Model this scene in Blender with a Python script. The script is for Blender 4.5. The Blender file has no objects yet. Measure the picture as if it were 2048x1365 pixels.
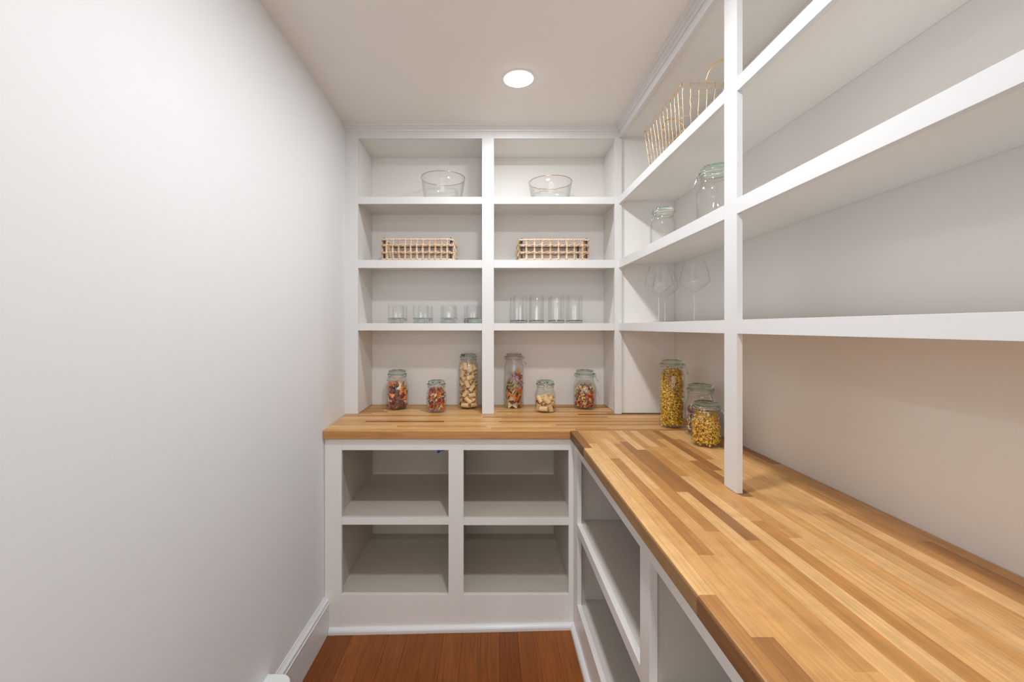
import bpy, bmesh, math, random
import numpy as np
from mathutils import Vector, Matrix, Euler

PI = math.pi
SC = bpy.context.scene
COL = SC.collection
random.seed(7)

# ------------------------------------------------------------------ camera
H = 1.376                      # lens height above the floor
cam_d = bpy.data.cameras.new('camera')
cam = bpy.data.objects.new('camera', cam_d)
COL.objects.link(cam)
cam.location = (0, 0, H)
cam.rotation_euler = (PI / 2, 0, 0)
cam_d.sensor_width = 36.0
cam_d.lens = 865 / 2048 * 36.0
cam_d.shift_x = 44 / 2048
cam_d.shift_y = -28 / 2048
cam_d.clip_start = 0.02
SC.camera = cam

# ------------------------------------------------------------------ world, lamps, exposure
w = bpy.data.worlds.new('world')
w.use_nodes = True
w.node_tree.nodes['Background'].inputs[0].default_value = (0.9, 0.95, 1.0, 1)
w.node_tree.nodes['Background'].inputs[1].default_value = 0.3
SC.world = w
SC.view_settings.view_transform = 'Standard'
SC.view_settings.look = 'None'
SC.view_settings.gamma = 1.0
SC.view_settings.use_curve_mapping = False
SC.view_settings.exposure = 0.1
SC.cycles.transparent_max_bounces = 64
SC.cycles.max_bounces = 16
LAMP_RGB = (0.965, 1.0, 1.045)
LAMPS = [                      # x, y, watts
    (0.122, 1.85, 6.9),
    (0.122, 0.95, 11.6),
    (-1.33, 0.0, 7.0),
    (0.122, -1.2, 17.0),  # unseen lamp added behind the camera as fill
    (-1.6, -1.6, 12.0),  # unseen lamp added in the adjoining room as fill
]
LAMP_R = 0.056
for _x, _y, _w in LAMPS:        # the round panel of each ceiling light, the added fill lamps included
    _d = bpy.data.lights.new('ceiling_lamp', 'AREA')
    _d.shape = 'DISK'
    _d.size = 2 * LAMP_R
    _d.energy = _w
    _d.color = LAMP_RGB
    _d.spread = math.radians(180)
    _o = bpy.data.objects.new('ceiling_lamp', _d)
    COL.objects.link(_o)
    _o.location = (_x, _y, 2.4285)
# added soft fill from behind the camera, with no window modelled
_d = bpy.data.lights.new('fill_light', 'AREA')
_d.shape = 'RECTANGLE'
_d.size, _d.size_y = 2.4, 1.5
_d.energy = 22.0
_d.color = (1.0, 1.0, 1.02)
_o = bpy.data.objects.new('fill_light', _d)
COL.objects.link(_o)
_o.location = (-0.2, -2.95, 1.35)
_o.rotation_euler = (PI / 2, 0, 0)
ZC = 2.44

# ------------------------------------------------------------------ plan of the room (metres)
XR = 0.984                     # right wall
YB = 2.574                     # back wall
YU = 2.288                     # face of upper shelves on the back wall
XS = 0.681                     # face of upper shelves on the right wall
YF, XF = 1.924, 0.356          # front edges of the worktop
YC, XC = 1.944, 0.376          # faces of base cabinets
ZT, ZU = 0.9144, 0.876         # worktop top / underside
YEND = -0.5                    # the right-hand run goes on behind the camera


def wall_x(y, z):
    b = -0.744 if z <= 1.0 else -0.744 - 0.013 * (z - 1.0) / 1.44
    return float(np.interp(y, [1.45, 1.94, 2.29, 2.7], [-0.753, b, -0.767, -0.769]))


def floor_z(x):
    return 0.024 * (x + 0.755) / 1.115


# ------------------------------------------------------------------ materials
def new_mat(name):
    m = bpy.data.materials.new(name)
    m.use_nodes = True
    nt = m.node_tree
    for n in list(nt.nodes):
        nt.nodes.remove(n)
    out = nt.nodes.new('ShaderNodeOutputMaterial')
    return m, nt, out


def N(nt, t, **kw):
    n = nt.nodes.new(t)
    for k, v in kw.items():
        setattr(n, k, v)
    return n


def principled(name, rgb, rough=0.5, metal=0.0, noise=0.0, nscale=8.0, bump=0.0, bscale=60.0, spec=None, coat=0.0):
    m, nt, out = new_mat(name)
    b = N(nt, 'ShaderNodeBsdfPrincipled')
    b.inputs['Base Color'].default_value = (*rgb, 1)
    b.inputs['Roughness'].default_value = rough
    b.inputs['Metallic'].default_value = metal
    if spec is not None:
        b.inputs['Specular IOR Level'].default_value = spec
    if coat:
        b.inputs['Coat Weight'].default_value = coat
        b.inputs['Coat Roughness'].default_value = 0.15
    tc = N(nt, 'ShaderNodeTexCoord')
    if noise:
        nz = N(nt, 'ShaderNodeTexNoise')
        nz.inputs['Scale'].default_value = nscale
        nz.inputs['Detail'].default_value = 4
        nt.links.new(tc.outputs['Object'], nz.inputs['Vector'])
        mx = N(nt, 'ShaderNodeMix', data_type='RGBA')
        mx.inputs['A'].default_value = (*[c * (1 - noise) for c in rgb], 1)
        mx.inputs['B'].default_value = (*[min(1, c * (1 + noise)) for c in rgb], 1)
        nt.links.new(nz.outputs['Fac'], mx.inputs['Factor'])
        nt.links.new(mx.outputs['Result'], b.inputs['Base Color'])
    if bump:
        nb = N(nt, 'ShaderNodeTexNoise')
        nb.inputs['Scale'].default_value = bscale
        nb.inputs['Detail'].default_value = 3
        nt.links.new(tc.outputs['Object'], nb.inputs['Vector'])
        bp = N(nt, 'ShaderNodeBump')
        bp.inputs['Strength'].default_value = bump
        bp.inputs['Distance'].default_value = 0.001
        nt.links.new(nb.outputs['Fac'], bp.inputs['Height'])
        nt.links.new(bp.outputs['Normal'], b.inputs['Normal'])
    nt.links.new(b.outputs[0], out.inputs[0])
    return m


def srgb(r, g, b):
    f = lambda c: (c / 255) / 12.92 if c / 255 <= 0.04045 else ((c / 255 + 0.055) / 1.055) ** 2.4
    return (f(r), f(g), f(b))


def wood(name, stops, axis, rough=0.35, grain=1.0, curl=0.0, spec=0.5, dark=(0.25, 0.10, 0.03)):
    """Per-piece tone from the object's own random number, fine grain along `axis` (0 = x, 1 = y)."""
    m, nt, out = new_mat(name)
    b = N(nt, 'ShaderNodeBsdfPrincipled')
    b.inputs['Roughness'].default_value = rough
    b.inputs['Specular IOR Level'].default_value = spec
    oi = N(nt, 'ShaderNodeObjectInfo')
    ramp = N(nt, 'ShaderNodeValToRGB')
    ramp.color_ramp.interpolation = 'LINEAR'
    els = ramp.color_ramp.elements
    while len(els) > 1:
        els.remove(els[-1])
    els[0].position, els[0].color = stops[0][0], (*stops[0][1], 1)
    for p, c in stops[1:]:
        e = els.new(p)
        e.color = (*c, 1)
    nt.links.new(oi.outputs['Random'], ramp.inputs['Fac'])
    tc = N(nt, 'ShaderNodeTexCoord')
    off = N(nt, 'ShaderNodeVectorMath', operation='MULTIPLY_ADD')
    cmb = N(nt, 'ShaderNodeCombineXYZ')
    for i in range(3):
        nt.links.new(oi.outputs['Random'], cmb.inputs[i])
    off.inputs[1].default_value = (37.0, 53.0, 29.0)
    nt.links.new(cmb.outputs[0], off.inputs[0])
    nt.links.new(tc.outputs['Object'], off.inputs[2])
    mp = N(nt, 'ShaderNodeMapping')
    sc = [160.0, 160.0, 160.0]
    sc[axis] = 5.0
    mp.inputs['Scale'].default_value = sc
    nt.links.new(off.outputs[0], mp.inputs['Vector'])
    n1 = N(nt, 'ShaderNodeTexNoise')
    n1.inputs['Scale'].default_value = 1.0
    n1.inputs['Detail'].default_value = 5
    n1.inputs['Roughness'].default_value = 0.6
    nt.links.new(mp.outputs[0], n1.inputs['Vector'])
    mp2 = N(nt, 'ShaderNodeMapping')
    sc2 = [30.0, 30.0, 30.0]
    sc2[axis] = 6.0
    mp2.inputs['Scale'].default_value = sc2
    nt.links.new(off.outputs[0], mp2.inputs['Vector'])
    n2 = N(nt, 'ShaderNodeTexNoise')
    n2.inputs['Scale'].default_value = 1.0
    n2.inputs['Detail'].default_value = 3
    n2.inputs['Distortion'].default_value = 1.2
    nt.links.new(mp2.outputs[0], n2.inputs['Vector'])
    r1 = N(nt, 'ShaderNodeMapRange')
    r1.inputs['From Min'].default_value = 0.32
    r1.inputs['From Max'].default_value = 0.68
    r1.inputs['To Min'].default_value = 1.0 - 0.22 * grain
    r1.inputs['To Max'].default_value = 1.0 + 0.12 * grain
    nt.links.new(n1.outputs['Fac'], r1.inputs['Value'])
    r2 = N(nt, 'ShaderNodeMapRange')
    r2.inputs['From Min'].default_value = 0.56
    r2.inputs['From Max'].default_value = 0.78
    r2.inputs['To Min'].default_value = 0.0
    r2.inputs['To Max'].default_value = 0.30
    nt.links.new(n2.outputs['Fac'], r2.inputs['Value'])
    hv = N(nt, 'ShaderNodeMix', data_type='RGBA', blend_type='MULTIPLY')
    hv.inputs['Factor'].default_value = 1.0
    nt.links.new(ramp.outputs['Color'], hv.inputs['A'])
    nt.links.new(r1.outputs[0], hv.inputs['B'])
    mk = N(nt, 'ShaderNodeMix', data_type='RGBA')
    nt.links.new(r2.outputs[0], mk.inputs['Factor'])
    nt.links.new(hv.outputs['Result'], mk.inputs['A'])
    mk.inputs['B'].default_value = (*dark, 1)
    last = mk
    if curl:
        mp3 = N(nt, 'ShaderNodeMapping')
        sc3 = [9.0, 9.0, 9.0]
        sc3[axis] = 26.0
        mp3.inputs['Scale'].default_value = sc3
        nt.links.new(off.outputs[0], mp3.inputs['Vector'])
        n3 = N(nt, 'ShaderNodeTexNoise')
        n3.inputs['Scale'].default_value = 1.0
        n3.inputs['Detail'].default_value = 2
        nt.links.new(mp3.outputs[0], n3.inputs['Vector'])
        r3 = N(nt, 'ShaderNodeMapRange')
        r3.inputs['From Min'].default_value = 0.35
        r3.inputs['From Max'].default_value = 0.65
        r3.inputs['To Min'].default_value = 1 - curl
        r3.inputs['To Max'].default_value = 1 + curl * 0.6
        nt.links.new(n3.outputs['Fac'], r3.inputs['Value'])
        cm = N(nt, 'ShaderNodeMix', data_type='RGBA', blend_type='MULTIPLY')
        cm.inputs['Factor'].default_value = 1.0
        nt.links.new(mk.outputs['Result'], cm.inputs['A'])
        nt.links.new(r3.outputs[0], cm.inputs['B'])
        last = cm
    nt.links.new(last.outputs['Result'], b.inputs['Base Color'])
    nt.links.new(b.outputs[0], out.inputs[0])
    return m


def thin_glass(name, edge=(0.80, 0.84, 0.82), centre=(0.994, 0.996, 0.995), bump=0.0, bscale=40.0, power=3.0):
    """A clear sheet: passes light straight, mirrors more at grazing angles, looks denser where the wall is seen edge-on."""
    m, nt, out = new_mat(name)
    lw = N(nt, 'ShaderNodeLayerWeight')
    lw.inputs['Blend'].default_value = 0.5
    p5 = N(nt, 'ShaderNodeMath', operation='POWER')
    p5.inputs[1].default_value = 5.0
    nt.links.new(lw.outputs['Facing'], p5.inputs[0])
    ma = N(nt, 'ShaderNodeMath', operation='MULTIPLY_ADD', use_clamp=True)
    ma.inputs[1].default_value = 0.55
    ma.inputs[2].default_value = 0.032
    nt.links.new(p5.outputs[0], ma.inputs[0])
    p3 = N(nt, 'ShaderNodeMath', operation='POWER')
    p3.inputs[1].default_value = power
    nt.links.new(lw.outputs['Facing'], p3.inputs[0])
    mx = N(nt, 'ShaderNodeMix', data_type='RGBA')
    mx.inputs['A'].default_value = (*centre, 1)
    mx.inputs['B'].default_value = (*edge, 1)
    nt.links.new(p3.outputs[0], mx.inputs['Factor'])
    tr = N(nt, 'ShaderNodeBsdfTransparent')
    nt.links.new(mx.outputs['Result'], tr.inputs['Color'])
    gl = N(nt, 'ShaderNodeBsdfGlossy')
    gl.inputs['Roughness'].default_value = 0.03
    gl.inputs['Color'].default_value = (1, 1, 1, 1)
    if bump:
        tc = N(nt, 'ShaderNodeTexCoord')
        nb = N(nt, 'ShaderNodeTexNoise')
        nb.inputs['Scale'].default_value = bscale
        nt.links.new(tc.outputs['Object'], nb.inputs['Vector'])
        bp = N(nt, 'ShaderNodeBump')
        bp.inputs['Strength'].default_value = bump
        bp.inputs['Distance'].default_value = 0.004
        nt.links.new(nb.outputs['Fac'], bp.inputs['Height'])
        nt.links.new(bp.outputs['Normal'], gl.inputs['Normal'])
        nt.links.new(bp.outputs['Normal'], lw.inputs['Normal'])
    ms = N(nt, 'ShaderNodeMixShader')
    nt.links.new(ma.outputs[0], ms.inputs[0])
    nt.links.new(tr.outputs[0], ms.inputs[1])
    nt.links.new(gl.outputs[0], ms.inputs[2])
    nt.links.new(ms.outputs[0], out.inputs[0])
    return m


def solid_glass(name, rgb, rough=0.02, ior=1.48):
    m, nt, out = new_mat(name)
    g = N(nt, 'ShaderNodeBsdfGlass')
    g.inputs['Color'].default_value = (*rgb, 1)
    g.inputs['Roughness'].default_value = rough
    g.inputs['IOR'].default_value = ior
    nt.links.new(g.outputs[0], out.inputs[0])
    return m


def emit(name, rgb, strength):
    m, nt, out = new_mat(name)
    e = N(nt, 'ShaderNodeEmission')
    e.inputs['Color'].default_value = (*rgb, 1)
    e.inputs['Strength'].default_value = strength
    nt.links.new(e.outputs[0], out.inputs[0])
    return m


M_WALL = principled('wall_paint', (0.80, 0.81, 0.815), 0.6, noise=0.012, nscale=3, bump=0.06, bscale=350)
M_CEIL = principled('ceiling_paint', (0.88, 0.845, 0.805), 0.75, bump=0.05, bscale=300)
M_PANEL = principled('panel_paint', (0.835, 0.805, 0.765), 0.5, noise=0.012, nscale=3, bump=0.06, bscale=200)
M_TRIM = principled('trim_paint', (0.735, 0.735, 0.728), 0.32, noise=0.01, nscale=4, bump=0.05, bscale=90)
M_CAB = principled('cabinet_paint', (0.82, 0.79, 0.75), 0.38, noise=0.012, nscale=4, bump=0.05, bscale=90)
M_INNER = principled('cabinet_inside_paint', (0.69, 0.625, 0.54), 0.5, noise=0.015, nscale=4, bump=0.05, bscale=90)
M_INNER_SHADE = principled('cabinet_paint_long_shaded', (0.66, 0.61, 0.545), 0.45, noise=0.015, nscale=4, bump=0.05, bscale=90)  # frame paint darkened to carry the shade inside the long cabinet
M_WHITE = principled('white_plastic', (0.82, 0.85, 0.83), 0.3, noise=0.01)
M_CAN = principled('can_trim', (0.85, 0.85, 0.84), 0.4, noise=0.005)
L0, L1, L2, L3 = (0.76, 0.46, 0.195), (0.71, 0.40, 0.148), (0.63, 0.33, 0.107), (0.52, 0.245, 0.07)
D1, D2 = (0.33, 0.15, 0.046), (0.25, 0.105, 0.034)
ST = [(0.0, L1), (0.10, L2), (0.20, L0), (0.30, L1), (0.40, L3), (0.46, L2), (0.56, L0), (0.64, L1), (0.72, L3), (0.80, D1), (0.86, L3), (0.94, D2), (1.0, D1)]
M_STAVE_X = wood('butcher_block_across', ST, 0, rough=0.42, curl=0.05, dark=(0.36, 0.16, 0.05))
M_STAVE_Y = wood('butcher_block_along', ST, 1, rough=0.42, curl=0.07, dark=(0.36, 0.16, 0.05))
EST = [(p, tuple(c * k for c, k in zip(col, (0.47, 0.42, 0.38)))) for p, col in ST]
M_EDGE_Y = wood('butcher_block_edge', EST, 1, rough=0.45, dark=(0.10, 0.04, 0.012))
EST2 = [(p, tuple(c * k for c, k in zip(col, (0.85, 0.80, 0.76)))) for p, col in ST]
M_EDGE_X = wood('butcher_block_edge_back', EST2, 0, rough=0.45, dark=(0.16, 0.07, 0.02))
FL = [(0.0, (0.23, 0.066, 0.012)), (0.4, (0.285, 0.086, 0.015)), (0.75, (0.20, 0.055, 0.010)), (1.0, (0.265, 0.079, 0.014))]
M_FLOOR = wood('floor_oak', FL, 1, rough=0.45, grain=1.2, spec=0.25, dark=(0.07, 0.022, 0.007))
M_SUB = principled('floor_gap', (0.15, 0.055, 0.017), 0.6, noise=0.1)
M_GLASS = thin_glass('jar_glass')
M_BOWL = thin_glass('bowl_glass', edge=(0.80, 0.82, 0.81))
M_HAMMER = thin_glass('hammered_glass', edge=(0.70, 0.72, 0.71), bump=0.8, bscale=45)
M_WINE = thin_glass('wine_glass', edge=(0.66, 0.66, 0.66), centre=(0.998, 0.998, 0.998), power=6)
M_TUMB = thin_glass('tumbler_glass', edge=(0.84, 0.87, 0.85), centre=(0.997, 0.998, 0.997))
M_BASEG = solid_glass('thick_glass', (0.93, 0.955, 0.94))
M_STEMG = solid_glass('clear_stem', (0.99, 0.99, 0.99))
M_LID = solid_glass('lid_glass', (0.90, 0.96, 0.93), ior=1.3)
M_STEEL = principled('steel_wire', (0.62, 0.62, 0.62), 0.22, 1.0, noise=0.05, nscale=60)
M_SEAL = principled('rubber_seal', (0.70, 0.55, 0.43), 0.6, noise=0.05)
M_GOLD = principled('gold_wire', (0.83, 0.60, 0.36), 0.3, 1.0, noise=0.08, nscale=40)
M_ROSE = principled('rose_gold', (0.70, 0.40, 0.26), 0.25, 1.0, noise=0.05, nscale=40)
M_STRAW = principled('water_hyacinth', (0.68, 0.47, 0.30), 0.75, noise=0.35, nscale=70, bump=0.5, bscale=200)
M_STRAW2 = principled('water_hyacinth_pale', (0.76, 0.58, 0.41), 0.75, noise=0.3, nscale=90, bump=0.5, bscale=200)
M_FRAME = principled('dark_frame', (0.045, 0.05, 0.065), 0.5, noise=0.1)
M_TAPE = principled('painters_tape', (0.006, 0.075, 0.36), 0.6, noise=0.1, nscale=60)


def pasta(name, rgb):
    return principled(name, rgb, 0.55, noise=0.12, nscale=90, bump=0.2, bscale=300)


P_ORANGE = pasta('pasta_orange', (0.88, 0.29, 0.075))
P_PURPLE = pasta('pasta_purple', (0.30, 0.17, 0.24))
P_LILAC = pasta('pasta_lilac', (0.40, 0.27, 0.34))
P_BROWN = pasta('pasta_beet', (0.20, 0.055, 0.05))
P_CREAM = pasta('pasta_cream', (0.82, 0.66, 0.40))
P_GREEN = pasta('pasta_green', (0.50, 0.46, 0.22))
P_YELLOW = pasta('pasta_yellow', (0.98, 0.62, 0.09))
P_RED = pasta('pasta_red', (0.72, 0.12, 0.03))
P_WHEAT = pasta('pasta_wheat', (0.84, 0.58, 0.30))
P_GOLD = pasta('pasta_egg', (0.96, 0.50, 0.035))

# ------------------------------------------------------------------ mesh helpers


def link(name, me, mat, parent=None):
    o = bpy.data.objects.new(name, me)
    COL.objects.link(o)
    if mat is not None:
        for m_ in (mat if isinstance(mat, (list, tuple)) else [mat]):
            me.materials.append(m_)
    if parent is not None:
        o.parent = parent
    return o


def obj(name, bm, mat, parent=None, smooth=False):
    me = bpy.data.meshes.new(name)
    bmesh.ops.recalc_face_normals(bm, faces=bm.faces[:])
    bm.to_mesh(me)
    bm.free()
    if smooth:
        me.polygons.foreach_set('use_smooth', [True] * len(me.polygons))
    return link(name, me, mat, parent)


def box(bm, x0, x1, y0, y1, z0, z1, bev=0.0):
    vs = [bm.verts.new(p) for p in ((x0, y0, z0), (x1, y0, z0), (x1, y1, z0), (x0, y1, z0),
                                    (x0, y0, z1), (x1, y0, z1), (x1, y1, z1), (x0, y1, z1))]
    fs = [bm.faces.new([vs[i] for i in q]) for q in ((0, 3, 2, 1), (4, 5, 6, 7), (0, 1, 5, 4), (1, 2, 6, 5), (2, 3, 7, 6), (3, 0, 4, 7))]
    if bev:
        es = list({e for f in fs for e in f.edges})
        bmesh.ops.bevel(bm, geom=es, offset=bev, segments=1, affect='EDGES', profile=0.7)


def box_obj(name, x0, x1, y0, y1, z0, z1, mat, parent=None, bev=0.0008):
    bm = bmesh.new()
    box(bm, x0, x1, y0, y1, z0, z1, bev)
    return obj(name, bm, mat, parent)


def lathe(bm, prof, n=48, cx=0, cy=0, cap0=False, cap1=False):
    """prof: list of (r, z); a radius of 0 makes a pole."""
    rings = []
    for r, z in prof:
        if r <= 1e-6:
            rings.append([bm.verts.new((cx, cy, z))])
        else:
            rings.append([bm.verts.new((cx + r * math.cos(2 * PI * k / n), cy + r * math.sin(2 * PI * k / n), z)) for k in range(n)])
    for a, b in zip(rings, rings[1:]):
        for k in range(n):
            k2 = (k + 1) % n
            if len(a) == 1 and len(b) == 1:
                continue
            if len(a) == 1:
                bm.faces.new((a[0], b[k2], b[k]))
            elif len(b) == 1:
                bm.faces.new((a[k], a[k2], b[0]))
            else:
                bm.faces.new((a[k], a[k2], b[k2], b[k]))


def tube(bm, pts, r, n=6, closed=False):
    pts = [Vector(p) for p in pts]
    m = len(pts)
    rings = []
    up = None
    for i in range(m):
        if closed:
            t = (pts[(i + 1) % m] - pts[i - 1])
        else:
            t = pts[min(i + 1, m - 1)] - pts[max(i - 1, 0)]
        t.normalize()
        if up is None:
            up = Vector((0, 0, 1)) if abs(t.z) < 0.9 else Vector((1, 0, 0))
        up = (up - t * up.dot(t))
        if up.length < 1e-5:
            up = t.orthogonal()
        up.normalize()
        sd = t.cross(up)
        rr = r(i / max(1, m - 1)) if callable(r) else r
        rings.append([bm.verts.new(pts[i] + (up * math.cos(2 * PI * k / n) + sd * math.sin(2 * PI * k / n)) * rr) for k in range(n)])
    pairs = list(zip(rings, rings[1:])) + ([(rings[-1], rings[0])] if closed else [])
    for a, b in pairs:
        for k in range(n):
            k2 = (k + 1) % n
            bm.faces.new((a[k], a[k2], b[k2], b[k]))
    if not closed:
        bm.faces.new(rings[0])
        bm.faces.new(rings[-1][::-1])


def ring_pts(r, z, n=40, cx=0, cy=0):
    return [(cx + r * math.cos(2 * PI * k / n), cy + r * math.sin(2 * PI * k / n), z) for k in range(n)]


def prism_x(bm, prof, x0, x1):
    """prof: closed (y, z) outline swept along x; x0, x1 may be functions of (y, z)."""
    f0 = x0 if callable(x0) else (lambda y, z: x0)
    f1 = x1 if callable(x1) else (lambda y, z: x1)
    a = [bm.verts.new((f0(y, z), y, z)) for y, z in prof]
    b = [bm.verts.new((f1(y, z), y, z)) for y, z in prof]
    n = len(prof)
    for k in range(n):
        bm.faces.new((a[k], a[(k + 1) % n], b[(k + 1) % n], b[k]))
    bm.faces.new(a[::-1])
    bm.faces.new(b)


def prism_y(bm, prof, ys, dx=None):
    """prof: closed (x, z) outline swept through the y stations, shifted by dx(y)."""
    rows = [[bm.verts.new((x + (dx(y) if dx else 0), y, z)) for x, z in prof] for y in ys]
    n = len(prof)
    for a, b in zip(rows, rows[1:]):
        for k in range(n):
            bm.faces.new((a[k], a[(k + 1) % n], b[(k + 1) % n], b[k]))
    bm.faces.new(rows[0][::-1])
    bm.faces.new(rows[-1])


def thing(name, label, cat, loc=(0, 0, 0), rotz=0.0, group=None):
    o = bpy.data.objects.new(name, None)
    COL.objects.link(o)
    o.location = loc
    o.rotation_euler = (0, 0, rotz)
    o.empty_display_size = 0.05
    return tag(o, label, cat, group)


def tag(o, label, cat, group=None):
    o['label'] = label
    o['category'] = cat
    if group:
        o['group'] = group
    return o


def dup(root, loc, label, rotz=0.0, group=None):
    r = root.copy()
    COL.objects.link(r)
    r.location = loc
    r.rotation_euler = (0, 0, rotz)
    r['label'] = label
    if group:
        r['group'] = group
    for ch in list(root.children):
        c = ch.copy()
        COL.objects.link(c)
        c.parent = r
        for g in ch.children:
            d = g.copy()
            COL.objects.link(d)
            d.parent = c
    return r


def struct(o):
    o['kind'] = 'structure'
    return o


# ------------------------------------------------------------------ the room
# left wall: a real, slightly bowed plaster face
bm = bmesh.new()
ys = [0.28, 0.6, 1.0, 1.3] + [1.45 + 0.05 * i for i in range(25)]
zs = [-0.02] + [0.24 * i for i in range(1, 5)] + [1.0] + [1.0 + 0.24 * i for i in range(1, 7)]
grid = [[bm.verts.new((wall_x(y, z), y, z)) for z in zs] for y in ys]
for i in range(len(ys) - 1):
    for j in range(len(zs) - 1):
        bm.faces.new((grid[i][j], grid[i + 1][j], grid[i + 1][j + 1], grid[i][j + 1]))
bk = [[bm.verts.new((-0.88, y, z)) for z in (-0.02, 2.44)] for y in (0.28, ys[-1])]
bm.faces.new((bk[0][0], bk[0][1], bk[1][1], bk[1][0]))
bm.faces.new([bk[0][1], bk[0][0]] + grid[0])
struct(obj('wall_left', bm, M_WALL, smooth=False))
struct(box_obj('wall_right', XR, XR + 0.1, -3.0, YB + 0.1, -0.05, ZC, M_PANEL, bev=0))
struct(box_obj('wall_back', -0.90, XR + 0.1, YB, YB + 0.1, -0.05, ZC, M_PANEL, bev=0))
struct(box_obj('wall_near', -3.1, XR + 0.1, -3.1, -3.0, -0.05, ZC, M_WALL, bev=0))
struct(box_obj('wall_side', -3.2, -3.1, -3.1, 0.4, -0.05, ZC, M_WALL, bev=0))
struct(box_obj('wall_front', -3.1, -0.88, 0.28, 0.40, -0.05, ZC, M_WALL, bev=0))
struct(box_obj('ceiling', -3.2, XR + 0.1, -3.1, YB + 0.1, ZC, ZC + 0.05, M_CEIL, bev=0))

# floor: sub-floor and boards that run away from the lens
bm = bmesh.new()
vs = [bm.verts.new((x, y, floor_z(x) - 0.012)) for x, y in ((-3.2, -3.1), (XR, -3.1), (XR, YB), (-3.2, YB))]
bm.faces.new(vs)
vs2 = [bm.verts.new((v.co.x, v.co.y, v.co.z - 0.05)) for v in vs]
bm.faces.new(vs2[::-1])
for k in range(4):
    bm.faces.new((vs[k], vs2[k], vs2[(k + 1) % 4], vs[(k + 1) % 4]))
floor = struct(obj('floor', bm, M_SUB))
rnd = random.Random(3)
PW = 0.0815
x = -0.775
while x < 0.44:
    y = 1.985
    while y > -0.3:
        ln = rnd.uniform(0.9, 1.6)
        y0 = max(y - ln, -0.6)
        dz = rnd.uniform(-0.0006, 0.0004)
        bm = bmesh.new()
        g = 0.0003
        corners = [(x + g, y0 + g), (x + PW - g, y0 + g), (x + PW - g, y - g), (x + g, y - g)]
        lo = [bm.verts.new((a, b, floor_z(a) - 0.0118)) for a, b in corners]
        md = [bm.verts.new((a, b, floor_z(a) - 0.0004 + dz)) for a, b in corners]
        cxm, cym = x + PW / 2, (y + y0) / 2
        hi = [bm.verts.new((a + math.copysign(0.0005, cxm - a), b + math.copysign(0.0005, cym - b), floor_z(a) + dz)) for a, b in corners]
        for A, B in ((lo, md), (md, hi)):
            for k in range(4):
                bm.faces.new((A[k], A[(k + 1) % 4], B[(k + 1) % 4], B[k]))
        bm.faces.new(hi)
        bm.faces.new(lo[::-1])
        obj('plank', bm, M_FLOOR, floor)
        y = y0
    x += PW

# baseboard on the left wall (profile: distance from the wall, height)
prof = [(-0.01, -0.01), (0.021, -0.01), (0.021, 0.132), (0.0235, 0.133), (0.0235, 0.136), (0.020, 0.137), (0.019, 0.149), (0.012, 0.153), (0.0095, 0.1535),
        (0.0090, 0.156), (0.0055, 0.158), (0.004, 0.162), (-0.01, 0.162)]
bm = bmesh.new()
prism_y(bm, prof, [0.28, 0.6, 1.0, 1.3, 1.45, 1.55, 1.65, 1.75, 1.85, YC + 0.003], dx=lambda y: wall_x(y, 0.1))
struct(obj('baseboard_left', bm, M_TRIM))

# crown moulding (projection, z)
cr = [(0.0, 2.410), (0.004, 2.4095), (0.007, 2.413), (0.009, 2.419), (0.016, 2.4215), (0.019, 2.424), (0.0195, 2.429), (0.026, 2.431), (0.030, 2.4345), (0.0315, 2.4405), (0.0, 2.4405)]
bm = bmesh.new()
prism_x(bm, [(YU + 0.002 - p, z) for p, z in cr], lambda y, z: wall_x(y, z) - 0.002, XS + 0.002)
struct(obj('trim_1', bm, M_TRIM))
bm = bmesh.new()
prism_y(bm, [(XS + 0.002 - p, z) for p, z in cr], [YEND, YU + 0.002])
struct(obj('trim_2', bm, M_TRIM))
# quarter-round shoe moulding along the base cabinets
qr = [(0.0, 0.0), (0.019, 0.0)] + [(0.019 * math.cos(a), 0.003 + 0.019 * math.sin(a)) for a in [PI / 2 * k / 6 for k in range(7)]] + [(0.0, 0.022)]
qr = [(0.0, 0.0), (0.019, 0.0), (0.019, 0.008), (0.018, 0.014), (0.0145, 0.0195), (0.009, 0.0235), (0.0, 0.025)]
bm = bmesh.new()
x0, x1 = wall_x(YC, 0.1) + 0.022, XC
A = [bm.verts.new((x0, YC + 0.0005 - p, floor_z(x0) + z - 0.0005)) for p, z in qr]
B = [bm.verts.new((x1, YC + 0.0005 - p, floor_z(x1) + z - 0.0005)) for p, z in qr]
for k in range(len(qr)):
    bm.faces.new((A[k], A[(k + 1) % len(qr)], B[(k + 1) % len(qr)], B[k]))
bm.faces.new(A); bm.faces.new(B)
struct(obj('trim_3', bm, M_TRIM))
bm = bmesh.new()
prism_y(bm, [(XC + 0.0005 - p, floor_z(XC) + z - 0.001) for p, z in qr], [YEND, YC])
struct(obj('trim_4', bm, M_TRIM))

# ------------------------------------------------------------------ ceiling lamps


def ceiling_lamp(x, y, r, label):
    t = thing('ceiling_light', label, 'ceiling light', (x, y, ZC))
    bm = bmesh.new()
    lathe(bm, [(r + 0.001, 0.0), (r + 0.001, -0.004), (r + 0.012, -0.0035), (r + 0.018, 0.0)], 48)
    obj('trim_ring', bm, M_CAN, t, True)
    bm = bmesh.new()
    lathe(bm, [(r, -0.0005), (r, -0.006), (r * 0.97, -0.0085), (r * 0.9, -0.0105), (r * 0.6, -0.0108), (0, -0.011)], 40)
    obj('lens', bm, M_LENS, t, True)
    return t


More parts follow.
